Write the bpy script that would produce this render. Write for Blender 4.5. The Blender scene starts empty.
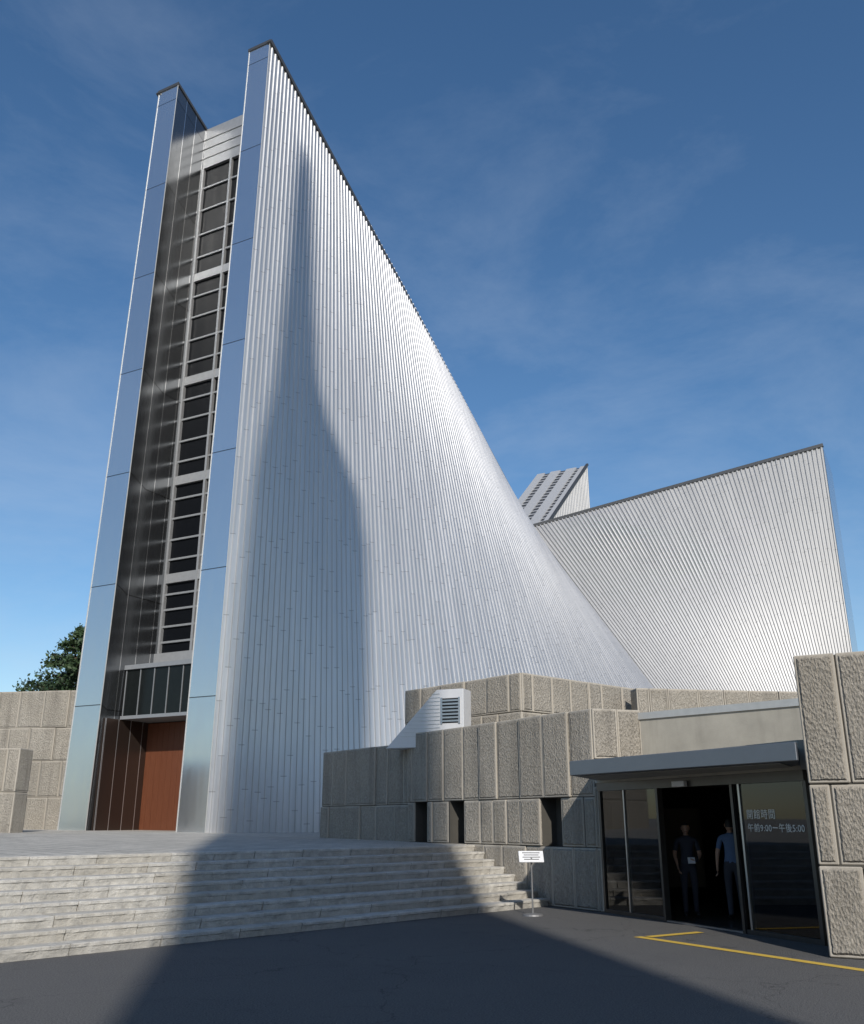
import bpy, bmesh, math, random
from mathutils import Vector, Matrix, noise as mnoise
random.seed(7)
R=math.radians
scene=bpy.context.scene
scene.view_settings.view_transform='Standard'
scene.view_settings.look='None'
scene.view_settings.exposure=0
V=Vector

# ---------------------------------------------------------------- helpers
def link(o,parent=None):
    bpy.context.collection.objects.link(o)
    if parent: o.parent=parent
    return o
def empty(name):
    return link(bpy.data.objects.new(name,None))
def mesh_obj(name,verts,faces,mat=None,parent=None,smooth=False):
    m=bpy.data.meshes.new(name); m.from_pydata([tuple(v) for v in verts],[],faces); m.update()
    o=bpy.data.objects.new(name,m)
    if mat: m.materials.append(mat)
    if smooth:
        for p in m.polygons: p.use_smooth=True
    return link(o,parent)
def bm_obj(name,bm,mat=None,parent=None,smooth=False,recalc=True):
    if recalc: bmesh.ops.recalc_face_normals(bm,faces=bm.faces)
    m=bpy.data.meshes.new(name); bm.to_mesh(m); bm.free()
    o=bpy.data.objects.new(name,m)
    if mat:
        for k in (mat if isinstance(mat,list) else [mat]): m.materials.append(k)
    if smooth:
        for p in m.polygons: p.use_smooth=True
    return link(o,parent)
def prism(bm,poly,z0,z1,mi=0):
    n=len(poly)
    b=[bm.verts.new((p[0],p[1],z0)) for p in poly]; t=[bm.verts.new((p[0],p[1],z1)) for p in poly]
    fs=[bm.faces.new(b[::-1]),bm.faces.new(t)]
    for i in range(n):
        j=(i+1)%n; fs.append(bm.faces.new((b[i],b[j],t[j],t[i])))
    for f in fs: f.material_index=mi
def obox(bm,p,d,w,dep,z0,z1,n,mi=0):
    """box: front line starts p(xy) along d for w, goes back along n for dep"""
    p=V(p[:2]); d=V(d[:2]); n=V(n[:2])
    prism(bm,[p,p+d*w,p+d*w+n*dep,p+n*dep],z0,z1,mi)
def bevel(o,w=.01,seg=1):
    m=o.modifiers.new('bev','BEVEL'); m.width=w; m.segments=seg; m.limit_method='ANGLE'; return o
def tube(bm,a,b,r0,r1,n=8,mi=0):
    a=V(a);b=V(b);z=(b-a).normalized(); x=z.orthogonal().normalized(); y=z.cross(x)
    A=[bm.verts.new(a+(x*math.cos(t)+y*math.sin(t))*r0) for t in [2*math.pi*i/n for i in range(n)]]
    B=[bm.verts.new(b+(x*math.cos(t)+y*math.sin(t))*r1) for t in [2*math.pi*i/n for i in range(n)]]
    for i in range(n):
        j=(i+1)%n; f=bm.faces.new((A[i],A[j],B[j],B[i])); f.material_index=mi
    for q in (A[::-1],B):
        f=bm.faces.new(q); f.material_index=mi

class NT:
    def __init__(s,name,world=False):
        s.m=bpy.data.materials.new(name); s.m.use_nodes=True; s.t=s.m.node_tree; s.t.nodes.clear()
        s.out=s.t.nodes.new('ShaderNodeOutputMaterial')
    def n(s,typ,**kw):
        x=s.t.nodes.new('ShaderNode'+typ)
        for k,v in kw.items():
            if k=='i':
                for kk,vv in v.items():
                    if isinstance(vv,bpy.types.NodeSocket): s.t.links.new(vv,x.inputs[kk])
                    else: x.inputs[kk].default_value=vv
            else: setattr(x,k,v)
        return x
    def math(s,op,a,b=0.0,c=None):
        x=s.t.nodes.new('ShaderNodeMath'); x.operation=op
        for k,v in enumerate((a,b) if c is None else (a,b,c)):
            if isinstance(v,bpy.types.NodeSocket): s.t.links.new(v,x.inputs[k])
            else: x.inputs[k].default_value=v
        return x.outputs[0]
    def mix(s,f,a,b,blend='MIX'):
        x=s.t.nodes.new('ShaderNodeMix'); x.data_type='RGBA'; x.blend_type=blend
        for k,v in ((0,f),(6,a),(7,b)):
            if isinstance(v,bpy.types.NodeSocket): s.t.links.new(v,x.inputs[k])
            else: x.inputs[k].default_value=(v if k==0 else (*v,1) if len(v)==3 else v)
        return x.outputs[2]
    def ramp(s,f,stops):
        x=s.t.nodes.new('ShaderNodeValToRGB'); e=x.color_ramp.elements
        while len(e)<len(stops): e.new(.5)
        for el,(p,c) in zip(e,stops):
            el.position=p; el.color=(c,c,c,1) if not hasattr(c,'__len__') else (*c,1)
        s.t.links.new(f,x.inputs[0]); return x.outputs[0]
    def noise(s,vec,scale,detail=4,rough=.6,dist=0):
        return s.n('TexNoise',i={'Vector':vec,'Scale':scale,'Detail':detail,'Roughness':rough,'Distortion':dist}).outputs[0]
    def map(s,vec,scale=(1,1,1),rot=(0,0,0)):
        return s.n('Mapping',i={'Vector':vec,'Scale':scale,'Rotation':rot}).outputs[0]
    def bump(s,h,strength=.5,dist=.02,normal=None):
        i={'Height':h,'Strength':strength,'Distance':dist}
        if normal is not None: i['Normal']=normal
        return s.n('Bump',i=i).outputs[0]
    def bsdf(s,**i):
        b=s.n('BsdfPrincipled',i={k.replace('_',' '):v for k,v in i.items()})
        s.t.links.new(b.outputs[0],s.out.inputs[0]); return b
    def obj(s): return s.n('TexCoord').outputs['Object']
    def uv(s,name='UVMap'): return s.n('UVMap',uv_map=name).outputs[0]

def simple(name,col,rough=.6,metal=0.0,var=.15,scale=6,spec=.5):
    t=NT(name); o=t.obj(); nz=t.noise(o,scale)
    c=t.mix(nz,[k*(1-var) for k in col],[min(1,k*(1+var)) for k in col])
    bn=t.bump(t.noise(o,scale*12),.15,.005)
    b=t.bsdf(Base_Color=c,Roughness=rough,Metallic=metal,Normal=bn); b.inputs['Specular IOR Level'].default_value=spec; return t.m

# ---------------------------------------------------------------- materials
def mat_ribbed(name='ribbed_steel',lv=1.0,metal=.80,r0=.36):
    t=NT(name); uv=t.uv(); sp=t.n('SeparateXYZ',i={0:uv})
    rib=t.math('FLOOR',sp.outputs[0])
    r1=t.n('TexWhiteNoise',noise_dimensions='1D',i={'W':rib}).outputs[0]
    vv=t.math('ADD',t.math('DIVIDE',sp.outputs[1],3.4),t.math('MULTIPLY',r1,.9))
    fr=t.math('FRACT',vv)
    seam=t.math('LESS_THAN',fr,.010)
    pid=t.math('ADD',t.math('FLOOR',vv),t.math('MULTIPLY',rib,17.3))
    r2=t.n('TexWhiteNoise',noise_dimensions='1D',i={'W':pid}).outputs[0]
    o=t.obj(); big=t.noise(o,.14,3)
    K=lambda c:[k*lv for k in c]
    base=t.mix(r2,K((.555,.555,.553)),K((.605,.603,.60)))
    base=t.mix(t.math('MULTIPLY',t.ramp(big,[(.35,0.0),(.7,1.0)]),.3),base,K((.46,.465,.475)))
    base=t.mix(t.math('MULTIPLY',seam,.45),base,(.12,.12,.12))
    streak=t.ramp(t.noise(t.map(uv,(.8,.10,1)),1.6,4,.6),[(.45,0.0),(.75,.30)])
    base=t.mix(streak,base,K((.40,.40,.40)))
    st=t.noise(t.map(uv,(1.0,.05,1)),2.2,3)
    ro=t.math('ADD',t.math('MULTIPLY',st,.14),t.math('ADD',r0,t.math('MULTIPLY',r2,.03)))
    bn=t.bump(t.noise(o,1.1,2),.22,.05)
    t.bsdf(Base_Color=base,Metallic=metal,Roughness=ro,Normal=bn); return t.m
def mat_panel(name,c0,c1,r0,metal=.95,pw=.62,ph=4.6,seamc=.05,bright=0):
    """smooth steel sheets, UV in metres"""
    t=NT(name); uv=t.uv(); sp=t.n('SeparateXYZ',i={0:uv})
    a=t.math('DIVIDE',sp.outputs[0],pw); b=t.math('DIVIDE',sp.outputs[1],ph)
    fa=t.math('FRACT',a); fb=t.math('FRACT',b)
    s1=t.math('LESS_THAN',fa,.04 if bright else .03); s2=t.math('LESS_THAN',fb,.008)
    pid=t.math('ADD',t.math('FLOOR',a),t.math('MULTIPLY',t.math('FLOOR',b),13.7))
    r=t.n('TexWhiteNoise',noise_dimensions='1D',i={'W':pid}).outputs[0]
    c=t.mix(r,c0,c1); c=t.mix(s2,c,(seamc,)*3)
    c=t.mix(s1,c,(.70,.70,.70) if bright else (seamc,)*3)
    rr=t.noise(t.map(uv,(3,.3,1)),2,3)
    ro=t.math('ADD',t.math('MULTIPLY',rr,.15),r0)
    bn=t.bump(t.noise(t.map(uv,(1,.35,1)),.9,2),.3,.02)
    t.bsdf(Base_Color=c,Metallic=metal,Roughness=ro,Normal=bn); return t.m
def mat_stone(name,col,rough_amt=1.0):
    t=NT(name); uv=t.uv('UVMap'); sz=t.uv('size'); a=t.n('SeparateXYZ',i={0:uv}); b=t.n('SeparateXYZ',i={0:sz})
    dx=t.math('MINIMUM',a.outputs[0],t.math('SUBTRACT',b.outputs[0],a.outputs[0]))
    dy=t.math('MINIMUM',a.outputs[1],t.math('SUBTRACT',b.outputs[1],a.outputs[1]))
    o=t.obj()
    wob=t.math('MULTIPLY',t.noise(o,18,2),.03)
    d=t.math('SUBTRACT',t.math('MINIMUM',dx,dy),wob)
    inner=t.n('MapRange',i={0:d,1:.02,2:.045}).outputs[0]
    n1=t.noise(t.map(o,(1,1,.45)),26,5,.75); vo=t.n('TexVoronoi',i={'Vector':t.map(o,(1,1,.5)),'Scale':34}).outputs[0]
    big=t.noise(o,.9,4); fine=t.noise(o,90,3)
    c=t.mix(t.ramp(n1,[(.3,0.0),(.7,1.0)]),[k*.55 for k in col],[k*1.3 for k in col])
    c=t.mix(t.math('SUBTRACT',1.0,inner),c,[k*.95 for k in col])
    c=t.mix(t.ramp(big,[(.4,0.0),(.75,.4)]),c,[k*.62 for k in col])
    br=t.n('TexWhiteNoise',noise_dimensions='2D',i={'Vector':sz}).outputs[0]
    c=t.mix(t.math('MULTIPLY',br,.5),c,[k*.66 for k in (col[0],col[1]*.97,col[2]*.90)])
    c=t.mix(t.ramp(fine,[(.35,.25),(.6,0.0)]),c,[k*.3 for k in col])
    streak=t.ramp(t.noise(t.map(o,(1,1,.1)),3.2,4),[(.5,0.0),(.74,.55)])
    c=t.mix(streak,c,[k*.38 for k in col])
    h=t.math('MULTIPLY',t.math('ADD',n1,t.math('MULTIPLY',vo,.6)),inner)
    bn=t.bump(h,1.0*rough_amt,.07); bn=t.bump(fine,.3,.01,bn)
    t.bsdf(Base_Color=c,Roughness=.92,Normal=bn); return t.m
def mat_concrete(name,col):
    t=NT(name); o=t.obj()
    c=t.mix(t.ramp(t.noise(o,1.1,5),[(.3,0.0),(.7,1.0)]),[k*.8 for k in col],[k*1.1 for k in col])
    c=t.mix(t.ramp(t.noise(t.map(o,(1,1,.12)),3,4),[(.52,0.0),(.8,.5)]),c,[k*.5 for k in col])
    t.bsdf(Base_Color=c,Roughness=.85,Normal=t.bump(t.noise(o,40,4),.3,.01)); return t.m
def mat_asphalt():
    t=NT('asphalt'); o=t.obj()
    f=t.noise(o,48,4,.85); g=t.n('TexVoronoi',i={'Vector':o,'Scale':75}).outputs[0]
    c=t.mix(t.ramp(f,[(.38,0.0),(.64,1.0)]),(.042,.042,.044),(.180,.175,.165))
    c=t.mix(t.ramp(t.noise(o,.35,5,.6),[(.4,0.0),(.7,.4)]),c,(.135,.13,.122))
    c=t.mix(t.ramp(t.noise(o,1.7,5,.7,1.2),[(.56,0.0),(.72,.4)]),c,(.052,.051,.05))
    c=t.mix(t.ramp(g,[(.0,.7),(.18,0.0)]),c,(.34,.33,.31))
    cr=t.n('TexVoronoi',feature='DISTANCE_TO_EDGE',i={'Vector':t.n('VectorMath',operation='ADD',i={0:o,1:t.n('TexNoise',i={'Vector':o,'Scale':1.5,'Detail':5}).outputs[1]}).outputs[0],'Scale':.22}).outputs[0]
    c=t.mix(t.ramp(cr,[(.0,.55),(.004,0.0)]),c,(.02,.02,.02))
    h=t.math('ADD',f,t.math('MULTIPLY',g,-.6))
    t.bsdf(Base_Color=c,Roughness=.88,Normal=t.bump(h,.9,.018)); return t.m
def mat_granite(name,col,pave=False):
    t=NT(name); o=t.obj()
    f=t.noise(o,60,3,.8); m=t.noise(o,5,5,.65); b=t.noise(o,.5,4)
    c=t.mix(t.ramp(m,[(.3,0.0),(.7,1.0)]),[k*.72 for k in col],[k*1.12 for k in col])
    c=t.mix(t.ramp(f,[(.35,.35),(.55,0.0)]),c,[k*.5 for k in col])
    c=t.mix(t.ramp(b,[(.45,0.0),(.75,.40)]),c,[k*.6 for k in col])
    if not pave:
        rs=t.n('SeparateXYZ',i={0:t.n('UVMap',uv_map='rnd').outputs[0]})
        c=t.mix(t.math('MULTIPLY',rs.outputs[0],.8),c,[col[0]*.66,col[1]*.63,col[2]*.58])
        # flat dark blotches scattered at random over the blocks
        c=t.mix(t.ramp(t.noise(t.map(o,(1,1,3)),2.4,4,.7),[(.52,0.0),(.68,.45)]),c,[k*.36 for k in col])
    h=t.math('ADD',m,t.math('MULTIPLY',f,.4))
    if pave:
        br=t.n('TexBrick',i={'Vector':t.map(o,(1,1,1),(0,0,R(46.6))),'Color1':(.97,.97,.97,1),'Color2':(.62,.62,.62,1),'Mortar':(0,0,0,1),'Scale':1.0,'Mortar Size':.014,'Brick Width':.9,'Row Height':.45})
        c=t.mix(.45,c,br.outputs[0],'MULTIPLY'); c=t.mix(br.outputs['Fac'],c,(.08,.078,.07))
    else:
        h=t.math('ADD',h,t.math('MULTIPLY',t.noise(o,16,4,.7),.8))
    bn=t.bump(h,.7,.035)
    t.bsdf(Base_Color=c,Roughness=.85,Normal=bn); return t.m
def mat_wood():
    t=NT('door_wood'); o=t.obj(); g=t.noise(t.map(o,(6,6,.35)),5,5,.6,1.0)
    c=t.mix(g,(.080,.024,.012),(.19,.068,.032))
    t.bsdf(Base_Color=c,Roughness=.4,Normal=t.bump(g,.2,.01)); return t.m
def mat_glass(name,tint,refl=1.5,base=(.02,.02,.022)):
    t=NT(name); fr=t.n('Fresnel',i={'IOR':refl}).outputs[0]
    tr=t.n('BsdfTransparent',i={'Color':(*tint,1)}); gl=t.n('BsdfGlossy',i={'Color':(.9,.92,.95,1),'Roughness':.02})
    mx=t.n('MixShader',i={0:fr,1:tr.outputs[0],2:gl.outputs[0]}); t.t.links.new(mx.outputs[0],t.out.inputs[0]); return t.m
def mat_leaf(name,c0,c1):
    t=NT(name); o=t.obj(); c=t.mix(t.ramp(t.noise(o,.9,4),[(.35,0.0),(.65,1.0)]),c0,c1)
    t.bsdf(Base_Color=c,Roughness=.6); return t.m

M_rib=mat_ribbed()
M_rib2=mat_ribbed('ribbed_steel_low_glare',.80,.45,.50)  # sun hotspot damped in the colour: darker, duller copy of the ribbed steel
M_fin=mat_panel('fin_steel',(.66,.70,.74),(.74,.77,.80),.14,.93,50,5.2,.16)
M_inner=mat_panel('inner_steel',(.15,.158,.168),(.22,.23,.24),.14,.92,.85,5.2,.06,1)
M_portal=mat_panel('portal_bronze',(.085,.060,.050),(.11,.08,.065),.25,.8,.7,50,.04,1)
M_trim=simple('dark_coping',(.10,.102,.105),.5,.6)
M_light=simple('light_metal',(.55,.54,.51),.45,.5)
M_white=simple('vent_white',(.60,.60,.60),.5,.2,.06)
M_frame=simple('bronze_frame',(.10,.095,.09),.35,.8)
M_winglass=simple('dark_window_glass',(.006,.007,.009),.30,.0,.3,6,.06)
M_bar=simple('window_bar_metal',(.30,.31,.32),.5,.4)
M_spand=simple('spandrel_metal',(.36,.365,.37),.5,.5)
M_stone=mat_stone('bush_hammered_stone',(.50,.455,.385))
M_conc=mat_concrete('smooth_concrete',(.38,.355,.30))
M_asph=mat_asphalt()
M_step=mat_granite('step_granite',(.60,.575,.52))
M_plaza=mat_granite('plaza_paving',(.56,.53,.47),True)
M_wood=mat_wood()
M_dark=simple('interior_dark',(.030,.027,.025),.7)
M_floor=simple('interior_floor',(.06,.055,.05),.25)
M_glass=mat_glass('door_glass',(.42,.45,.44),1.6)
M_canopy=simple('canopy_metal',(.20,.215,.235),.42,.6,.08,2)
M_steel=simple('brushed_steel',(.50,.50,.50),.3,.9)
M_steeld=simple('dull_steel',(.22,.22,.22),.6,.5)
M_yellow=simple('yellow_paint',(.60,.40,.06),.8,0,.3,14)
M_signw=simple('sign_white',(.72,.72,.72),.5)
M_black=simple('matt_black',(.02,.02,.02),.5)
M_white2=simple('lettering_white',(.80,.80,.77),.6)
M_bark=simple('bark',(.09,.06,.04),.9)
M_conif=mat_leaf('conifer_needles',(.018,.040,.016),(.055,.095,.035))
M_leaf=mat_leaf('tree_leaves',(.03,.055,.018),(.08,.12,.04))

# ---------------------------------------------------------------- cathedral frame
O=V((-7.2,36.0)); Lx=V((-.884,.469)).normalized(); Ax=V((.469,.884)).normalized()
def W(l,a,z):
    p=O+Lx*l+Ax*a; return V((p.x,p.y,z))
def toLA(p):
    q=V(p[:2])-O; return q.dot(Lx),q.dot(Ax)
MID=4.62
def mir(p):
    l,a=toLA(p); return W(2*MID-l,a,p[2])
cath=empty('cathedral')
ZT=38.5; ZB=1.15
def zr(a): return ZT-(ZT-22.3)*a/32.5     # ridge height
RO,RI,LI,LO=1.42,2.84,7.65,9.25          # fin corner positions at the ground
T0=W(.96,0,ZT); T1=W(.96,32.5,22.3)
B0=W(RO,0,ZB); WT=V((25.2,55.6,24.8)); WB=V((25.2,55.6,ZB))
BV=V((17.1,50.7,ZB))
PROF=[(0,0),(.50,0),(.60,1),(.90,1)]
def ribbed(name,b0,b1,t0,t1,n,nt,d=.06,parent=None,flip=1,bulge=0,mat=None):
    vs=[];uvs=[]
    cols=[]
    for i in range(n):
        for fr,h in PROF: cols.append(((i+fr)/n,h,i+fr))
    cols.append((1.0,0,n-.001))
    def S(s,t):
        p=b0.lerp(b1,s).lerp(t0.lerp(t1,s),t)
        if bulge: p=p+V((0,0,bulge*4*s*(1-s)*t))
        return p
    for s,h,u in cols:
        for j in range(nt+1):
            t=j/nt; p=S(s,t)
            if h:
                ds=(S(min(1,s+.01),t)-S(max(0,s-.01),t)); dt=(S(s,min(1,t+.01))-S(s,max(0,t-.01)))
                nn=ds.cross(dt).normalized()*flip; p=p+nn*d
            vs.append(p); uvs.append((u,t*(S(s,1)-S(s,0)).length))
    fs=[];N=nt+1
    for i in range(len(cols)-1):
        for j in range(nt): fs.append((i*N+j,(i+1)*N+j,(i+1)*N+j+1,i*N+j+1))
    if flip<0: fs=[f[::-1] for f in fs]
    o=mesh_obj(name,vs,fs,mat or M_rib,parent)
    ul=o.data.uv_layers.new(name='UVMap')
    for l in o.data.loops: ul.data[l.index].uv=uvs[l.vertex_index]
    return o
def coping(name,a,b,w=.22,h=.28,up=0.02,segs=1):
    a=V(a);b=V(b); d=(b-a).normalized(); side=d.cross(V((0,0,1))).normalized(); uu=side.cross(d).normalized()
    bm=bmesh.new(); vs=[]
    for p in (a-d*.05,b+d*.05):
        vs.append([bm.verts.new(p+side*sx*w+uu*(sz)) for sx,sz in ((-1,-h),(1,-h),(1,up+.05),(-1,up+.05))])
    for i in range(4):
        j=(i+1)%4; bm.faces.new((vs[0][i],vs[0][j],vs[1][j],vs[1][i]))
    bm.faces.new(vs[0][::-1]); bm.faces.new(vs[1])
    return bm_obj(name,bm,M_trim,cath)
ribbed('nave_wall',B0,BV,T0,T1,112,40,parent=cath,bulge=.3,d=.055)
ribbed('transept_wall',BV,WB,T1,WT,72,34,parent=cath,mat=M_rib2,d=.075)
# mirrored side
ribbed('nave_wall_far',W(LO,0,ZB),mir(BV),mir(T0),mir(T1),60,12,parent=cath,flip=-1)
ribbed('transept_wall_far',mir(BV),mir(WB),mir(T1),mir(WT),40,12,parent=cath,flip=-1)
# ridge copings
coping('nave_coping',T0+V((0,0,.0)),T1,.12,.14)
coping('nave_coping_far',mir(T0),mir(T1),.12,.14)
coping('transept_coping',T1,WT,.12,.14)
# roofs between ridges
def quad(name,a,b,c,d,mat,parent=None,uvm=None):
    o=mesh_obj(name,[a,b,c,d],[(0,1,2,3)],mat,parent)
    if uvm:
        ul=o.data.uv_layers.new(name='UVMap')
        for k,u in zip(o.data.loops,uvm): ul.data[k.index].uv=u
    return o
dz=V((0,0,.25))
quad('nave_skylight_roof',W(.96,2.5,zr(2.5)-.3),W(.96,32.5,22.0),W(8.28,32.5,22.0),W(8.28,2.5,zr(2.5)-.3),M_winglass,cath)
A3=V((Ax.x,Ax.y,0)); L3=V((Lx.x,Lx.y,0))
quad('transept_roof',T1-dz,WT-dz,WT+A3*6-dz,T1+A3*6-dz,M_winglass,cath)
quad('transept_roof_far',mir(T1)-dz,mir(WT)-dz,mir(WT)+A3*6-dz,mir(T1)+A3*6-dz,M_winglass,cath)
quad('crossing_roof',T1-dz*1.1,T1+A3*6-dz*1.1,mir(T1)+A3*6-dz*1.1,mir(T1)-dz*1.1,M_winglass,cath)
# transept end
e=WT+A3*6; eb=WB+A3*6
quad('transept_end',WB+V((.02,0,0)),eb,e,WT+V((.02,0,0)),M_fin,cath,[(1.6,0),(7.6,0),(7.6,24),(1.6,24)])
ribbed('transept_back_wall',BV+A3*22,eb,T1+A3*6,e,30,10,parent=cath,flip=-1)
# altar arm rising behind the crossing
RA=V((8.6,70.2,23.2)); RT=V((13.8,77.5,31.8)); RAl=RA+L3*4.7; RTl=RT+L3*4.7
quad('altar_roof',RA,RT,RTl,RAl,simple('altar_louvre_dark',(.07,.075,.085),.5,.3),cath)  # even dark grey louvre base under the lighter ribs
bm=bmesh.new()
up=V((0,0,.12))
for k,w in ((0.0,.12),(.20,.20),(.52,.20),(.84,.16)):
    a=RA.lerp(RAl,k); b=RA.lerp(RAl,k+w); c=RT.lerp(RTl,k+w); d=RT.lerp(RTl,k)
    vs=[bm.verts.new(p+up) for p in (a,b,c,d)]; bm.faces.new(vs)
    vs2=[bm.verts.new(p-up) for p in (a,b,c,d)]
    for i in range(4): bm.faces.new((vs[i],vs[(i+1)%4],vs2[(i+1)%4],vs2[i]))
for k in range(1,22):
    t=k/22; a=RA.lerp(RT,t); b=RAl.lerp(RTl,t); dd_=(RT-RA).normalized()*.16
    vs=[bm.verts.new(p+V((0,0,.05))) for p in (a,b,b+dd_,a+dd_)]; bm.faces.new(vs)
bm_obj('altar_roof_ribs',bm,simple('altar_rib_metal',(.50,.50,.50),.5,.4),cath)
ribbed('altar_wall',V((9.7,68.6,ZB)),V((13.9,77.5,ZB)),RA+V((.05,-.05,.15)),RT+V((.05,-.05,.15)),30,16,parent=cath,mat=M_rib2)
ribbed('altar_wall_far',RTl+V((0,0,-30)),RAl+V((-6,0,-20.8)),RTl,RAl,16,6,parent=cath)
quad('altar_end',V((13.95,77.55,ZB)),RT-V((0,0,0)),RTl,V((RTl.x,RTl.y,ZB)),M_fin,cath,[(1.6,0),(1.6,30),(6.6,30),(6.6,0)])
coping('altar_coping',RA+V((.05,-.05,.2)),RT+V((.05,-.05,.2)),.10,.12)

# tower fins ------------------------------------------------------------
def LT(l0,l1,z): return l0+(l1-l0)*(z-ZB)/(ZT-ZB)
def AR(z): return 3.2+(2.45-3.2)*(z-ZB)/(ZT-ZB)
def strip(name,pts_lo,pts_hi,mat,nz=1,w0=0,w1=1):
    o=mesh_obj(name,[pts_lo[0],pts_lo[1],pts_hi[1],pts_hi[0]],[(0,1,2,3)],mat,cath)
    ul=o.data.uv_layers.new(name='UVMap')
    h=(pts_hi[0]-pts_lo[0]).length
    lw=(pts_lo[1]-pts_lo[0]).length; hw=(pts_hi[1]-pts_hi[0]).length
    x0=1.55 if mat==M_fin else .03
    for k,u in zip(o.data.loops,[(x0,0),(x0+lw,0),(x0+hw,h),(x0,h)]): ul.data[k.index].uv=u
    return o
strip('fin_front_right',(W(RO,-.003,ZB),W(RI,-.003,ZB)),(W(.96,-.003,ZT),W(2.24,-.003,ZT)),M_fin)
strip('fin_front_left',(W(LI,-.003,ZB),W(LO,-.003,ZB)),(W(6.93,-.003,ZT),W(8.26,-.003,ZT)),M_fin)
zb=zr(2.5)
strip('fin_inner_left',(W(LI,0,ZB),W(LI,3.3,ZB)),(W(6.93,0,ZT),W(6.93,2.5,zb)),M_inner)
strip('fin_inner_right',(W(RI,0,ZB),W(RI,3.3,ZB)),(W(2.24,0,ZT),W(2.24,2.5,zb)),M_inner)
for nm,l0,l1 in (('fin_cap_right',.96,2.24),('fin_cap_left',6.93,8.26)):
    bm=bmesh.new()
    lo=[];hi=[]
    for l,a in ((l0-.05,-.05),(l1+.05,-.05),(l1+.05,3.4),(l0-.05,3.4)):
        z=zr(a); lo.append(bm.verts.new(W(l,a,z-.10))); hi.append(bm.verts.new(W(l,a,z+.06)))
    bm.faces.new(lo[::-1]); bm.faces.new(hi)
    for i in range(4): bm.faces.new((lo[i],lo[(i+1)%4],hi[(i+1)%4],hi[i]))
    bm_obj(nm,bm,M_trim,cath)
bm=bmesh.new()
for lb,lt in ((RO,.96),(RI,2.24),(LI,6.93),(LO,8.26)):
    a=W(lb,-.01,ZB); b=W(lt,-.01,ZT); tube(bm,a,b,.022,.022,6)
bm_obj('fin_edge_trim',bm,M_light,cath)
# window strip
def PW(k,z,out=0.0):
    ll=LT(LI,6.93,z); lr=LT(RI,2.24,z)
    return W(ll+(lr-ll)*k,AR(z)-out,z)
def wbox(bm,k0,k1,z0,z1,o0,o1,mi=0):
    vs=[]
    for o in (o0,o1):
        vs.append([bm.verts.new(PW(k0,z0,o)),bm.verts.new(PW(k1,z0,o)),bm.verts.new(PW(k1,z1,o)),bm.verts.new(PW(k0,z1,o))])
    fs=[bm.faces.new(vs[0]),bm.faces.new(vs[1][::-1])]
    for i in range(4): fs.append(bm.faces.new((vs[0][i],vs[0][(i+1)%4],vs[1][(i+1)%4],vs[1][i])))
    for f in fs: f.material_index=mi
bm=bmesh.new(); wbox(bm,0,1,ZB,37,-.3,0)
bm_obj('window_glass',bm,M_winglass,cath)
bm=bmesh.new(); bf=bmesh.new()
Z=[8.7,12.4,17.2,22.4,28.2,34.8]
wbox(bm,0,1,34.8,37.3,.0,.16); wbox(bm,0,1,8.1,8.9,0,.35)
for z in (35.4,36.0,36.6): wbox(bm,0,1,z,z+.06,.16,.2)
for z in Z[1:-1]: wbox(bm,0,1,z-.22,z+.22,0.002,.14)
for k in (.0,.40,.80,.975): wbox(bm,k,k+.025,8.7,34.8,.003,.17)
for i in range(5):
    z0=Z[i]+.22; z1=Z[i+1]-.22
    for q in (.16,.38,.62,.84):
        z=z0+(z1-z0)*q; wbox(bf,.0,1,z-.045,z+.045,.004,.09)
bm_obj('window_spandrels',bm,M_spand,cath); bm_obj('window_bars',bf,M_bar,cath)
# vestibule transom box + door
def LAbox(bm,l0,l1,a0,a1,z0,z1,mi=0):
    prism(bm,[W(l0,a0,0),W(l1,a0,0),W(l1,a1,0),W(l0,a1,0)],z0,z1,mi)
bm=bmesh.new(); LAbox(bm,2.90,7.5,1.15,3.1,6.0,7.95)
bm_obj('transom_glass',bm,simple('transom_dark',(.010,.012,.012),.15,0,.3,6,.2),cath)
bm=bmesh.new(); LAbox(bm,2.86,7.52,1.05,3.15,7.96,8.15); LAbox(bm,2.86,7.52,1.08,3.15,5.85,5.99)
for l in (3.4,4.2,5.0,5.8,6.6,7.42): LAbox(bm,l,l+.03,1.11,1.149,6.0,7.95)
bm_obj('transom_frame',bm,M_bar,cath)
bm=bmesh.new(); LAbox(bm,7.44,7.60,.25,3.1,ZB,5.84); LAbox(bm,2.86,2.98,.25,3.1,ZB,5.84); 
o=bm_obj('portal_lining',bm,M_portal,cath); ul=o.data.uv_layers.new(name='UVMap')
for l in o.data.loops:
    co=o.data.vertices[l.vertex_index].co; la=toLA(co); ul.data[l.index].uv=(la[1]+la[0],co.z)
bm=bmesh.new()
x=3.0
while x<7.35:
    LAbox(bm,x,min(x+.31,7.43),2.7,2.8,ZB,5.8); x+=.32
LAbox(bm,2.99,7.42,2.81,2.9,ZB,5.84)
bm_obj('wooden_door',bm,M_wood,cath)
bm=bmesh.new(); LAbox(bm,4.75,4.90,2.6,2.69,2.35,2.75); LAbox(bm,4.55,4.65,2.6,2.69,2.35,2.75)
LAbox(bm,5.0,5.02,2.66,2.699,ZB,5.8)
bm_obj('door_handle',bm,M_black,cath)

# ---------------------------------------------------------------- ground
bm=bmesh.new(); S=900
vs=[bm.verts.new(p) for p in ((-S,-S,0),(S,-S,0),(S,S,0),(-S,S,0))]; bm.faces.new(vs)
bm_obj('asphalt_ground',bm,M_asph)
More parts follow.
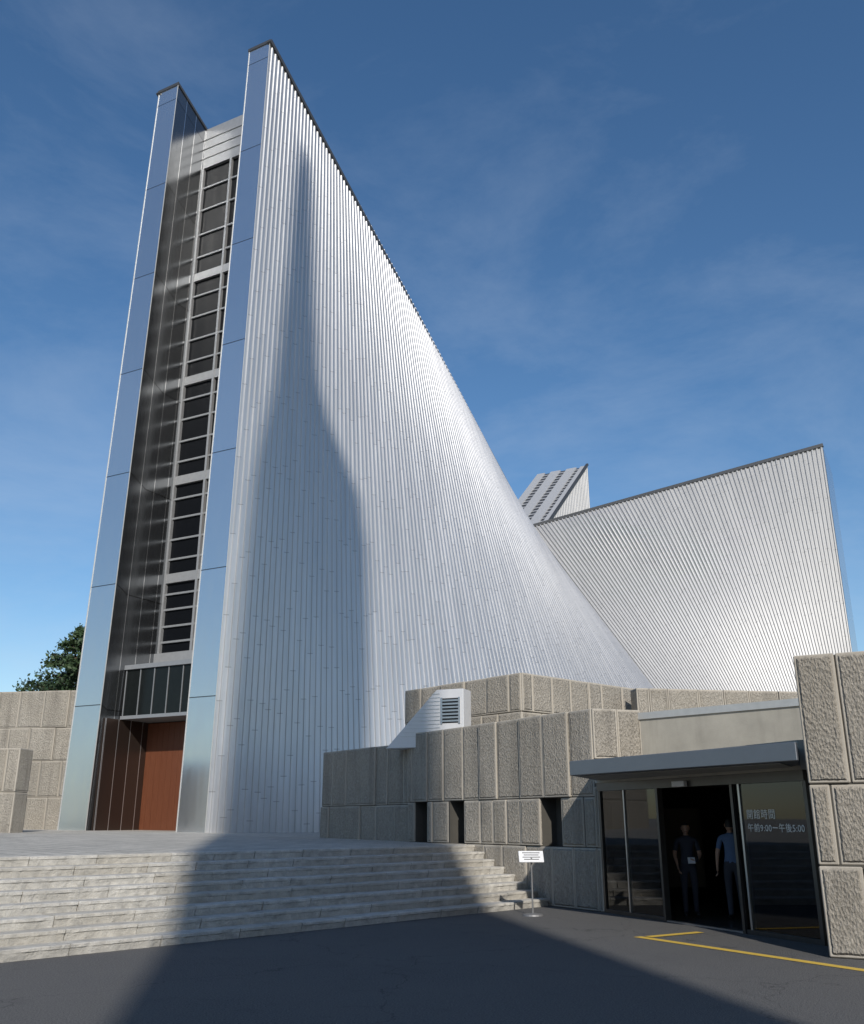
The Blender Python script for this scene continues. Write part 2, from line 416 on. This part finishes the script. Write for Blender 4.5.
# steps
sp0=V((-5.48,13.0)); sd=V((.687,.726)).normalized(); sn=V((-.726,.687)).normalized()
wl0=V((3.35,20.1)); wdir=V((-.548,.836)).normalized(); wn=V((.836,.548)).normalized() # back of wall to the right
NR=8; RH=1.18/NR; TR=.37
def hit(k):
    p=sp0+sn*(k*TR); return ((wl0-p).dot(wn))/sd.dot(wn)
bm=bmesh.new(); ur=bm.loops.layers.uv.new('rnd')
for k in range(NR):
    end=hit(k)+.02; s=-9.0+random.random()
    while s<end:
        w=random.uniform(.9,1.5); e2=min(s+w,end)
        jz=random.uniform(-.006,.005); jo=random.uniform(-.012,.012)
        p=sp0+sn*(k*TR+jo)+sd*(s+.008)
        L=e2-s-.015; tone=random.choice((0,0,.1,.2,.3,.45,.6))
        if L>.05:
            n=max(2,int(L/.09)); z1=(k+1)*RH+jz; z0=k*RH-.05
            zt=z1-.06
            rows=[]
            for q in range(n+1):
                c=p+sd*(L*q/n); r1=random.uniform(-.008,.008); r2=random.uniform(-.012,.012)
                a=c+sn*(.045+r2); b_=c+sn*(.0+r1); m=c+sn*(.014+r2*.5)
                bk=c+sn*(TR+.06)
                rows.append([bm.verts.new((a.x,a.y,z0)),bm.verts.new((m.x,m.y,zt+random.uniform(-.008,.008))),bm.verts.new((b_.x,b_.y,zt+.014)),bm.verts.new((b_.x,b_.y,z1-.010+random.uniform(-.003,.003))),bm.verts.new((m.x,m.y,z1+random.uniform(-.002,.002))),bm.verts.new((bk.x,bk.y,z1)),bm.verts.new((bk.x,bk.y,z0))])
            fs=[]
            for q in range(n):
                for r in range(7):
                    fs.append(bm.faces.new((rows[q][r],rows[q+1][r],rows[q+1][(r+1)%7],rows[q][(r+1)%7])))
            fs.append(bm.faces.new(rows[0])); fs.append(bm.faces.new(rows[-1][::-1]))
            for f in fs:
                for l in f.loops: l[ur].uv=(tone,0)
        s=e2
bm_obj('stone_steps',bm,M_step)
# plaza
p0=sp0+sn*((NR-1)*TR+.35)
def pz(p): return 1.178+max(0,(V(p[:2])-p0).dot(sn))*.009
edge_r=p0+sd*(hit(NR-1)+.3)
poly=[p0-sd*60,edge_r,V((-2.9,30.3)),V((-2,33)),V((22,46)),V((60,70)),V((10,120)),V((-90,80)),V((-110,-20))]
bm=bmesh.new(); vt=[bm.verts.new((p.x,p.y,pz(p))) for p in poly]; vb=[bm.verts.new((p.x,p.y,-.05)) for p in poly]
bm.faces.new(vt)
for i in range(len(poly)): bm.faces.new((vb[i],vb[(i+1)%len(poly)],vt[(i+1)%len(poly)],vt[i]))
bm_obj('plaza_pavement',bm,M_plaza)

# ---------------------------------------------------------------- stone walls
M_mort=simple('mortar',(.07,.065,.055),.95)
def stone_wall(name,p,d,n,length,depth,courses,bw,slots=(),seed=1,z_cap=None):
    rnd=random.Random(seed); bm=bmesh.new(); u1=bm.loops.layers.uv.new('UVMap'); u2=bm.loops.layers.uv.new('size')
    p=V(p);d=V(d).normalized();n=V(n).normalized(); z0=courses[0]
    for ci in range(len(courses)-1):
        za,zb_=courses[ci],courses[ci+1]
        edges=[0.0]; off=bw*.5 if ci%2==1 else 0
        x=off if off else bw
        while x<length-.25*bw:
            edges.append(x); x+=bw*rnd.choice((1,1,1,.72,1.2))
        edges.append(length)
        for a,b in zip(edges[:-1],edges[1:]):
            segs=[(a,b)]
            if ci==slots_course:
                for (s0,s1) in slots:
                    new=[]
                    for (q0,q1) in segs:
                        if s1<=q0 or s0>=q1: new.append((q0,q1)); continue
                        if s0-q0>.1: new.append((q0,s0))
                        if q1-s1>.1: new.append((s1,q1))
                    segs=new
            for (q0,q1) in segs:
                g=.009; pr=rnd.uniform(-.03,.03)
                w=q1-q0-2*g; h=zb_-za-2*g
                base=p+d*(q0+g)-n*pr
                pts=[base,base+d*w,base+d*w+n*(depth+pr),base+n*(depth+pr)]
                lo=[bm.verts.new((k.x,k.y,za+g)) for k in pts]; hi=[bm.verts.new((k.x,k.y,zb_-g)) for k in pts]
                szx=w+rnd.uniform(0,.002)
                def F(vs,uvs,sz):
                    f=bm.faces.new(vs)
                    for l,u in zip(f.loops,uvs): l[u1].uv=u; l[u2].uv=sz
                for i in range(4):
                    j=(i+1)%4; ww=(pts[i]-pts[j]).length
                    F((lo[i],lo[j],hi[j],hi[i]),((0,0),(ww,0),(ww,h),(0,h)),(ww+szx*.0001,h))
                F(hi,((0,0),(w,0),(w,depth),(0,depth)),(w,depth)); F(lo[::-1],((0,0),(w,0),(w,depth),(0,depth)),(w,depth))
    o=bm_obj(name,bm,M_stone); bevel(o,.014)
    c=bmesh.new(); q=p+n*.04+d*.03; obox(c,q,d,length-.06,depth-.08,z0,courses[-1]-.03,n)
    if slots:
        c.free(); c=bmesh.new()
        cuts=[0.03]+[v for s in slots for v in s]+[length-.03]
        sc0,sc1=courses[slots_course],courses[slots_course+1]
        obox(c,q,d,length-.06,depth-.08,z0,sc0-.001,n); obox(c,q,d,length-.06,depth-.08,sc1+.001,courses[-1]-.03,n)
        for i in range(0,len(cuts),2):
            obox(c,p+n*.04+d*cuts[i],d,cuts[i+1]-cuts[i],depth-.08,sc0,sc1,n)
        for (s0,s1) in slots:
            obox(c,p+n*.45+d*(s0-.02),d,s1-s0+.04,depth-.5,sc0,sc1,n)
    k=bm_obj('mortar_core',c,M_mort,o)
    return o
slots_course=1
stone_wall('stone_wall',wl0,wdir,wn,7.3,.9,[0,1.2,2.2,4.0],.72,[(1.10,1.75),(4.70,5.35),(6.35,6.95)],3)
slots_course=99
pL=wl0+wdir*7.3+wn*.12
stone_wall('stone_wall',pL,V((-.60,.80)),V((.80,.60)),4.8,.9,[.9,2.15,3.78],.8,(),5)
stone_wall('stone_wall',V((3.37,20.10))+V((.02,0)),V((1.15,.30)),V((-.25,.97)),1.15,.5,[2.95,4.0],.58,(),6)
stone_wall('stone_wall',wl0+V((-.02,0)),V((0.406,-.914)),V((.914,.406)),.16,.3,[0,1.2,2.4],.5,(),8)
# pillar at the right of the entrance
rdir=V((.884,-.469))
stone_wall('stone_wall',V((5.24,13.5)),rdir,Ax,5.0,.95,[0,1.14,2.2,4.0],.56,(),11)
# tiers
stone_wall('stone_wall',V((2.42,25.6)),V((-3.12,3.6)),V((3.6,3.12)),5.0,.5,[3.8,4.55,5.6],.9,(),12)
stone_wall('stone_wall',V((2.45,25.6)),V((4.78,4.1)),V((-4.1,4.78)),6.6,.5,[3.8,4.55,5.6],.8,(),13)
stone_wall('stone_wall',V((6.0,27.6)),V((7,1.1)),V((-1.1,7)),9,.5,[3.8,4.55,5.45],.8,(),14)
# left stone walls beside the tower
stone_wall('stone_wall',V((-15.4,41.2)),V((-.98,.15)),V((.15,.98)),14,.9,[1.0,2.7,4.2,5.6,7.2],.98,(),21)
stone_wall('stone_wall',V((-14.6,34.0)),V((-.96,.1)),V((.1,.96)),9,.9,[1.0,2.7,4.2],.95,(),22)

# ---------------------------------------------------------------- entrance building
ent=empty('entrance_building')
G0=V((3.45,20.0)); G1=V((5.72,14.75)); gd=(G1-G0).normalized(); gn=V((-gd.y,gd.x))
if gn.x<0: gn=-gn
GL=(G1-G0).length
bm=bmesh.new()
prism(bm,[(4.42,20.45),(7.6,17.25),(14,16.5),(17,31),(-2.0,31.5),(-1.9,29.6),(4.1,21.1)],2.92,3.8)
bm_obj('roof_slab',bm,M_conc,ent)
bm=bmesh.new(); q=V((4.40,20.42)); dd=(V((7.6,17.2))-q).normalized()
obox(bm,q-dd*.0,dd,8,.3,3.79,3.93,V((-dd.y,dd.x)) if -dd.y>0 else V((dd.y,-dd.x)))
bm_obj('roof_edge_trim',bm,M_light,ent)
bm=bmesh.new(); prism(bm,[G0+gn*-.1,G1+gn*-.1,V((11,12)),V((14.5,16)),V((14,22)),V((4.2,22.5)),V((3.7,20.9))],2.46,2.90)
bm_obj('ceiling_slab',bm,M_conc,ent)
bm=bmesh.new()
prism(bm,[(3.6,20.3),(3.75,20.35),(4.0,25),(3.8,25)],0.0,2.45)
prism(bm,[(3.8,25),(14,25),(14,25.2),(3.8,25.2)],0.0,2.91)
prism(bm,[(11.0,12.2),(11.2,12.2),(14.2,25),(14,25)],0.0,2.45)
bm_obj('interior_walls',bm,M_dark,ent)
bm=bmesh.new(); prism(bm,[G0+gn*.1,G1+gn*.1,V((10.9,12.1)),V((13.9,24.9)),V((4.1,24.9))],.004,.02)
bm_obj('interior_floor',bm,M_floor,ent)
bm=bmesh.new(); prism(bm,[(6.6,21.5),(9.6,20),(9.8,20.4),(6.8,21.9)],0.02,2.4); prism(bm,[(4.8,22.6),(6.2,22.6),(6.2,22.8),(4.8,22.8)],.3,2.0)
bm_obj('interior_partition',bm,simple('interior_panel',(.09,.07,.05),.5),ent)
# canopy
bm=bmesh.new(); prism(bm,[(2.57,18.0),(5.14,13.52),(5.19,13.6),(5.68,14.85),(3.42,20.05)],2.52,2.78)
o=bm_obj('canopy',bm,M_canopy,ent); bevel(o,.01)
bm=bmesh.new(); prism(bm,[(2.80,18.08),(5.08,14.0),(5.55,14.85),(3.46,19.7)],2.505,2.517)
bm_obj('canopy_soffit',bm,simple('soffit',(.30,.29,.27),.6),ent)
def gbox(bm,s0,s1,z0,z1,o0=-.04,o1=.04,mi=0):
    obox(bm,G0+gd*s0+gn*o0,gd,s1-s0,o1-o0,z0,z1,gn,mi)
bm=bmesh.new()
gbox(bm,-.0,GL,2.30,2.46,-.07,.09)
f1=2.02; f2=4.02
gbox(bm,0,.07,0,2.30); gbox(bm,GL-.07,GL,0,2.30)
gbox(bm,.07,f1-.06,.0,.07); gbox(bm,f2+.06,GL-.07,0,.07)
gbox(bm,f1-.06,f1,0,2.30,-.06,.06); gbox(bm,f2,f2+.06,0,2.30,-.06,.06)
bm_obj('door_frame',bm,M_frame,ent)
bm=bmesh.new()
gbox(bm,.86,.895,.07,2.30,-.03,.03)
gbox(bm,f1-.10,f1-.061,.07,2.3,.065,.10); gbox(bm,f2+.16,f2+.20,.07,2.3,-.03,.03); gbox(bm,f2-.13,f2-.09,.03,2.3,.07,.11)
gbox(bm,f1-1.0,f1-.96,.07,2.3,.065,.10)
gbox(bm,f1,f2,0.004,.03,-.05,.05)
bm_obj('sliding_door_frame',bm,M_steel,ent)
bm=bmesh.new()
gbox(bm,.07,f1-.06,.07,2.30,-.006,.006); gbox(bm,f2+.06,GL-.07,.07,2.30,-.006,.006)
gbox(bm,f1-.96,f1-.10,.08,2.28,.078,.088)
bm_obj('door_glass',bm,M_glass,ent)
bm=bmesh.new(); gbox(bm,2.6,2.95,2.30,2.40,-.16,-.075); o=bm_obj('door_sensor',bm,M_signw,ent); bevel(o,.01)
def text(body,size,s,z,parent):
    c=bpy.data.curves.new('lettering','FONT'); c.body=body; c.size=size; c.extrude=.001; c.space_character=1.08
    o=bpy.data.objects.new('opening_hours_lettering',c); c.materials.append(M_white2); link(o,parent)
    p=G0+gd*s-gn*.012
    o.matrix_world=Matrix.Translation((p.x,p.y,z))@Matrix((( gd.x,0,-gn.x,0),(gd.y,0,-gn.y,0),(0,1,0,0),(0,0,0,1)))
    return o
text('開館時間',.16,f2+.30,1.76,ent)
text('午前9:00ー午後5:00',.14,f2+.30,1.56,ent)

# yellow line
def lineq(bm,a,b,w,z=.005):
    a=V(a);b=V(b);d=(b-a).normalized();n=V((-d.y,d.x))*w/2
    vs=[bm.verts.new((p.x,p.y,z)) for p in (a-n,b-n,b+n,a+n)]; bm.faces.new(vs)
bm=bmesh.new(); lineq(bm,(3.2,15.85),(5.35,12.15),.17); lineq(bm,(3.36,15.80),(4.35,16.45),.17,.009)
bm_obj('yellow_line_marking',bm,M_yellow,recalc=False)

# ---------------------------------------------------------------- vent housing
bm=bmesh.new()
vd=V((.92,-.38)).normalized(); vn=V((.38,.92)).normalized(); vp=V((.12,25.6))
def wedge(bm,p,d,n,w,dep,z0,z1,slope):
    a=[p-d*slope,p+d*w]; b=[p,p+d*w]
    lo=[a[0],a[1],a[1]+n*dep,a[0]+n*dep]; hi=[b[0],b[1],b[1]+n*dep,b[0]+n*dep]
    L=[bm.verts.new((q.x,q.y,z0)) for q in lo]; H=[bm.verts.new((q.x,q.y,z1)) for q in hi]
    bm.faces.new(L[::-1]); bm.faces.new(H)
    for i in range(4): bm.faces.new((L[i],L[(i+1)%4],H[(i+1)%4],H[i]))
wedge(bm,vp,vd,vn,.78,.6,3.6,5.12,1.5)
o=bm_obj('vent_housing',bm,M_white); bevel(o,.015)
bm=bmesh.new()
for k in range(7):
    z=4.25+k*.09; obox(bm,vp+vd*.18-vn*.05,vd,.46,.05,z,z+.045,vn)
obox(bm,vp+vd*.13-vn*.03,vd,.05,.03,4.2,4.9,vn); obox(bm,vp+vd*.64-vn*.03,vd,.05,.03,4.2,4.9,vn)
for k in range(12):
    z=3.9+k*.1; f=(z-3.6)/1.55; obox(bm,vp-vd*(1.33*(1-f))-vn*.012,vd,1.33*(1-f)+.10,.012,z,z+.012,vn)
bm_obj('louvre',bm,M_steel,o)
bm=bmesh.new(); obox(bm,vp+vd*.18-vn*.004,vd,.46,.003,4.22,4.88,vn); bm_obj('louvre_back',bm,M_black,o)

# ---------------------------------------------------------------- notice sign
bm=bmesh.new(); sx,sy=1.93,19.3
tube(bm,(sx,sy,0),(sx,sy,.03),.20,.19,20); tube(bm,(sx,sy,.03),(sx,sy,.05),.19,.03,20); tube(bm,(sx,sy,.04),(sx,sy,.98),.018,.016,10)
tube(bm,(sx,sy,.96),(sx,sy-.03,1.04),.03,.02,8)
o=bm_obj('notice_sign',bm,M_steeld)
bm=bmesh.new(); bmesh.ops.create_cube(bm,size=1,matrix=Matrix.Translation((sx,sy,1.06))@Matrix.Rotation(R(50),4,'X')@Matrix.Diagonal((.48,.26,.02,1)))
pl=bm_obj('notice_plate',bm,M_signw,o); bevel(pl,.006)
bm=bmesh.new()
for k in range(4):
    bmesh.ops.create_cube(bm,size=1,matrix=Matrix.Translation((sx,sy,1.06))@Matrix.Rotation(R(50),4,'X')@Matrix.Translation((0,.08-.05*k,.012))@Matrix.Diagonal((.34-.05*(k%2),.016,.002,1)))
bm_obj('notice_text',bm,M_black,o)

# ---------------------------------------------------------------- people
def person(loc,yaw,shirt,trouser,hair,arm_l,arm_r,h=1.7,step=.06):
    s=h/1.7
    J=[('pelvis',(0,0,.93),.135,.10,None),('waist',(0,0,1.06),.125,.095,'pelvis'),('chest',(0,.0,1.26),.155,.105,'waist'),('upch',(0,.01,1.38),.13,.085,'chest'),('neckb',(0,.01,1.46),.055,.055,'upch'),('neck',(0,-.01,1.53),.05,.052,'neckb')]
    for sd_,sg in (('l',-1),('r',1)):
        J+=[('hip'+sd_,(sg*.09,0,.86),.092,.092,'pelvis'),('knee'+sd_,(sg*.10,-.02+sg*step*.3,.48),.062,.064,'hip'+sd_),('calf'+sd_,(sg*.10,.02+sg*step*.6,.34),.056,.058,'knee'+sd_),('ank'+sd_,(sg*.105,.03+sg*step,.09),.042,.045,'calf'+sd_),('toe'+sd_,(sg*.125,-.13+sg*step,.04),.038,.034,'ank'+sd_)]
        el,wr,hd=arm_l if sg<0 else arm_r
        J+=[('sh'+sd_,(sg*.175,.01,1.385),.062,.06,'upch'),('el'+sd_,el,.042,.042,'sh'+sd_),('wr'+sd_,wr,.028,.024,'el'+sd_),('palm'+sd_,hd,.036,.020,'wr'+sd_)]
    idx={j[0]:i for i,j in enumerate(J)}
    me=bpy.data.meshes.new('body'); me.from_pydata([tuple(k*s for k in j[1]) for j in J],[(idx[j[4]],i) for i,j in enumerate(J) if j[4]],[])
    o=bpy.data.objects.new('body_src',me); link(o)
    o.modifiers.new('skin','SKIN')
    sv=me.skin_vertices[0].data
    for i,j in enumerate(J): sv[i].radius=(j[2]*s,j[3]*s); sv[i].use_root=(i==0)
    sb=o.modifiers.new('sub','SUBSURF'); sb.levels=2; sb.render_levels=2
    dg=bpy.context.evaluated_depsgraph_get(); ev=o.evaluated_get(dg)
    bm=bmesh.new(); bm.from_mesh(ev.to_mesh()); ev.to_mesh_clear()
    bpy.data.objects.remove(o)
    for f in bm.faces:
        c=f.calc_center_median()/s; f.smooth=True
        armx=abs(c.x)>.19
        if c.z<.10: mi=3
        elif c.z<.97 and not armx: mi=2
        elif c.z>1.475: mi=0
        elif armx and c.z<1.20: mi=0
        else: mi=1
        f.material_index=mi
    for sd_,(el,wr,hd) in (('l',arm_l),('r',arm_r)):
        el,wr,hd=V(el)*s,V(wr)*s,V(hd)*s
        d=(hd-wr).normalized(); side=V((0,1,0)) if abs(d.z)>.5 else V((1,0,0)); side=(side-d*side.dot(d)).normalized(); curl=d.cross(side)
        for k,(ln,off) in enumerate(((.070,-.028),(.080,-.009),(.075,.010),(.058,.028))):
            a=hd+d*.02+side*off*s; m1=a+(d*.9+curl*.25).normalized()*ln*.5*s; m2=m1+(d*.7+curl*.7).normalized()*ln*.5*s
            tube(bm,a,m1,.009,.0085,6,0); tube(bm,m1,m2,.0085,.006,6,0)
        a=hd-d*.02-side*.025*s; m1=a+(d*.6-side*.8).normalized()*.035; m2=m1+(d*.9-side*.2).normalized()*.028
        tube(bm,a,m1,.011,.010,6,0); tube(bm,m1,m2,.010,.007,6,0)
    hc=V((0,-.02,1.605))*s
    hm=bmesh.new(); bmesh.ops.create_uvsphere(hm,u_segments=28,v_segments=20,radius=1)
    vmap={}
    for v in hm.verts:
        x,y,z=v.co; 
        fx=.076*(1-.18*max(0,-z)); fy=.095; fz=.118
        q=V((x*fx,y*fy,z*fz))
        if y<0:
            if abs(x)<.22 and -.25<z<.15: q.y-=.020*(1-abs(x)/.22)*(1-abs(z+.12)/.4)
            if .02<z<.28 and .18<abs(x)<.62: q.y+=.008
            if -.62<z<-.42 and abs(x)<.4: q.y-=.005
            if z<-.8: q.y-=.012
        if z<-.55 and y>0: q.y*=.75
        vmap[v]=bm.verts.new(hc+q*s)
    for f in hm.faces:
        nf=bm.faces.new([vmap[v] for v in f.verts]); c=f.calc_center_median(); nf.smooth=True
        nf.material_index=4 if (c.z>.50 or (c.y>.05 and c.z>-.35) or (c.y>-.25 and c.z>.15 and abs(c.x)>.8)) else 0
        if c.y<-.75 and .10<c.z<.22 and .22<abs(c.x)<.5: nf.material_index=3
        if c.y<-.6 and -.55<c.z<-.47 and abs(c.x)<.3: nf.material_index=5
    hm.free()
    for sg in (-1,1):
        bmesh.ops.create_uvsphere(bm,u_segments=8,v_segments=6,radius=1,matrix=Matrix.Translation(hc+V((sg*.077,.01,-.0))*s)@Matrix.Diagonal((.010,.02,.032,1)))
    mats=[simple('skin',(.48,.30,.21),.5),simple('shirt_cloth',shirt,.85),simple('trouser_cloth',trouser,.9),M_black,simple('hair',hair,.6),simple('lips',(.30,.12,.10),.5)]
    o=bm_obj('person',bm,mats,recalc=False)
    o.location=loc; o.rotation_euler=(0,0,yaw); return o
pa=person((4.83,18.75,.02),R(-10),(.04,.045,.065),(.035,.037,.05),(.02,.018,.016),((-.24,.03,1.12),(-.20,-.12,.92),(-.19,-.16,.85)),((.24,.03,1.12),(.17,-.16,1.02),(.11,-.22,1.02)),1.66)
pb=person((5.55,18.35,.02),R(165),(.12,.19,.33),(.05,.052,.065),(.03,.028,.026),((-.25,.03,1.12),(-.27,-.02,.88),(-.27,-.04,.80)),((.25,.03,1.12),(.27,-.02,.88),(.27,-.04,.80)),1.72,.10)
bm=bmesh.new(); bmesh.ops.create_cube(bm,size=1,matrix=Matrix.Translation((.05,-.25,1.0))@Matrix.Rotation(R(60),4,'X')@Matrix.Diagonal((.13,.12,.01,1)))
bm_obj('leaflet',bm,M_signw,pa)

# ---------------------------------------------------------------- conifer
def leafq(bm,c,r,rn,up=.3,mi=1):
    n=V((rn.uniform(-1,1),rn.uniform(-1,1),rn.uniform(-1,1)+up)).normalized(); x=n.orthogonal().normalized(); x=Matrix.Rotation(rn.uniform(0,6.28),3,n)@x; y=n.cross(x)
    w=rn.uniform(.35,.6)
    vs=[bm.verts.new(c+x*r),bm.verts.new(c+y*r*w),bm.verts.new(c-x*r),bm.verts.new(c-y*r*w)]
    f=bm.faces.new(vs); f.material_index=mi
def conifer(x,y,z0,h,rad,seed):
    rn=random.Random(seed); bm=bmesh.new(); tube(bm,(x,y,z0),(x,y,z0+h*.97),.3,.03,8,0)
    n=190
    for i in range(n):
        t=.12+.88*(i/n)**.9; z=z0+h*t; L=rad*(1-t)**.72*rn.uniform(.7,1.12)+.12; a=rn.uniform(0,6.28)
        tip=V((x+math.cos(a)*L,y+math.sin(a)*L,z+rn.uniform(-.1,.3)*L)); base=V((x,y,z))
        tube(bm,base,tip,.05,.012,4,0)
        m=int(40+L*42)
        for k in range(m):
            q=rn.uniform(.15,1.05); c=base.lerp(tip,q)+V((rn.gauss(0,.16),rn.gauss(0,.16),rn.gauss(0,.12)))*(.6+L*.25)
            leafq(bm,c,rn.uniform(.07,.16),rn)
    return bm_obj('conifer_tree',bm,[M_bark,M_conif],recalc=False)
conifer(-18.9,50.0,1.2,10.5,5.2,4)

# ---------------------------------------------------------------- things behind the camera (seen in reflections / casting the shadow)
az=V((-.19,1.0)).normalized(); EL=31.0
bell=empty('bell_tower')
bc=V((5.0,-16.0)); prof=[(0,3.3,0),(10,3.05,0),(20,2.95,0),(32,2.9,.05),(42,2.8,.15),(47,2.65,.15),(49.5,2.35,.1),(51.5,1.8,-.2),(53,1.35,-.5),(55,1.0,-.75),(59,.75,-.85),(66,.5,-.95),(68,.25,-.95)]
bm=bmesh.new(); ring=[]
rot=Matrix.Rotation(math.atan2(-az.x,az.y),2)
for z,w,ox in prof:
    pts=[]
    for i in range(4):
        a0=math.pi/4+i*math.pi/2
        c=V((math.cos(a0),math.sin(a0)))*w*1.414
        nx=V((math.cos(a0+math.pi/2),math.sin(a0+math.pi/2)))*w*1.414
        pts+= [c,c.lerp(nx,.18),c.lerp(nx,.5)*.80,c.lerp(nx,.82)]
    ring.append([bm.verts.new(((rot@(p+V((ox,0)))).x+bc.x,(rot@(p+V((ox,0)))).y+bc.y,z)) for p in pts])
for a,b in zip(ring[:-1],ring[1:]):
    for i in range(16): bm.faces.new((a[i],a[(i+1)%16],b[(i+1)%16],b[i]))
bm.faces.new(ring[-1])
bm_obj('tower_shaft',bm,M_conc,bell)
bm=bmesh.new()
for y,x0,x1,h in ((-62,-50,-12,17),(-70,0,38,22),(-58,48,80,14)):
    prism(bm,[(x0,y-12),(x1,y-12),(x1,y),(x0,y)],0,h,0)
    n=int((x1-x0)/3.2)
    for fl in range(int(h/3.2)):
        for i in range(n):
            xx=x0+1+i*3.2; prism(bm,[(xx,y-.1),(xx+1.9,y-.1),(xx+1.9,y+.05),(xx,y+.05)],1.0+fl*3.2,2.6+fl*3.2,1)
            prism(bm,[(xx-.2,y+.01),(xx+2.1,y+.01),(xx+2.1,y+.3),(xx-.2,y+.3)],.75+fl*3.2,.98+fl*3.2,0)
bm_obj('apartment_building',bm,[mat_concrete('facade_render',(.30,.28,.26)),M_winglass])
bm=bmesh.new(); rn=random.Random(9)
for i in range(30):
    x=-87+i*6+rn.uniform(-2,2); y=-46+rn.uniform(-5,5); h=rn.uniform(9,14)
    if abs(x-14)<4: continue
    tube(bm,(x,y,0),(x,y,h*.6),.25,.12,6,0)
    for b in range(8):
        c=V((x+rn.uniform(-2.6,2.6),y+rn.uniform(-2,2),h*rn.uniform(.3,.9)))
        tube(bm,(x,y,h*.4),c,.1,.03,4,0)
        for k in range(110):
            d=V((rn.gauss(0,1),rn.gauss(0,1),rn.gauss(0,.8))).normalized()*rn.uniform(.6,1.9); leafq(bm,c+d,rn.uniform(.22,.42),rn)
bm_obj('background_trees',bm,[M_bark,M_leaf],recalc=False)

# ---------------------------------------------------------------- world & sun
w=bpy.data.worlds.new('World'); scene.world=w; w.use_nodes=True; nt=w.node_tree; nt.nodes.clear()
def wn_(t,**k):
    x=nt.nodes.new(t)
    for a,b in k.items(): setattr(x,a,b)
    return x
out=wn_('ShaderNodeOutputWorld'); bg=wn_('ShaderNodeBackground'); sky=wn_('ShaderNodeTexSky',sky_type='NISHITA')
sky.sun_disc=False; sky.sun_elevation=R(EL); sky.sun_rotation=math.atan2(.19,-1.0); sky.air_density=1.0; sky.dust_density=.5; sky.ozone_density=2.0; sky.altitude=50
hs=wn_('ShaderNodeHueSaturation'); hs.inputs['Saturation'].default_value=1.20
tc=wn_('ShaderNodeTexCoord'); mp=wn_('ShaderNodeMapping'); mp.inputs['Scale'].default_value=(1.3,1.3,3.0); mp.inputs['Rotation'].default_value=(.30,.45,.2); mp.inputs['Location'].default_value=(.75,.35,.1)
nz=wn_('ShaderNodeTexNoise'); nz.inputs['Scale'].default_value=2.2; nz.inputs['Detail'].default_value=11; nz.inputs['Roughness'].default_value=.64; nz.inputs['Distortion'].default_value=.35
rp=wn_('ShaderNodeValToRGB'); rp.color_ramp.elements[0].position=.47; rp.color_ramp.elements[0].color=(0,0,0,1); rp.color_ramp.elements[1].position=.85; rp.color_ramp.elements[1].color=(.30,.30,.30,1)
# clouds thin out towards the zenith
sx_=wn_('ShaderNodeSeparateXYZ'); mr=wn_('ShaderNodeMapRange'); mr.inputs[1].default_value=.15; mr.inputs[2].default_value=.75; mr.inputs[3].default_value=1.15; mr.inputs[4].default_value=.45
mm=wn_('ShaderNodeMath',operation='MULTIPLY')
mx=wn_('ShaderNodeMix',data_type='RGBA'); mx.inputs[7].default_value=(4.8,5.6,6.7,1)
L=nt.links.new
L(tc.outputs['Generated'],sx_.inputs[0]); L(sx_.outputs[2],mr.inputs[0]); L(mr.outputs[0],mm.inputs[1]); L(rp.outputs[0],mm.inputs[0])
L(tc.outputs['Generated'],mp.inputs[0]); L(mp.outputs[0],nz.inputs['Vector']); L(nz.outputs[0],rp.inputs[0]); L(mm.outputs[0],mx.inputs[0]); L(sky.outputs[0],hs.inputs['Color']); L(hs.outputs[0],mx.inputs[6]); L(mx.outputs[2],bg.inputs[0]); L(bg.outputs[0],out.inputs[0])
bg.inputs[1].default_value=.12
sl=bpy.data.lights.new('sun','SUN'); sl.energy=4.1; sl.angle=R(.8); sl.color=(1,.95,.88)
so=link(bpy.data.objects.new('sun',sl)); d=V((az.x,az.y,-math.tan(R(EL)))); so.rotation_euler=d.to_track_quat('-Z','Y').to_euler(); so.location=(10,-60,60)

cam=bpy.data.cameras.new('camera'); cam.sensor_fit='AUTO'; cam.sensor_width=36; cam.lens=930*36/1024; cam.clip_end=3000; cam.clip_start=.05
co=link(bpy.data.objects.new('camera',cam)); co.location=(0,0,1.7); co.rotation_euler=(R(90)+math.atan(310/930),0,0)
scene.camera=co
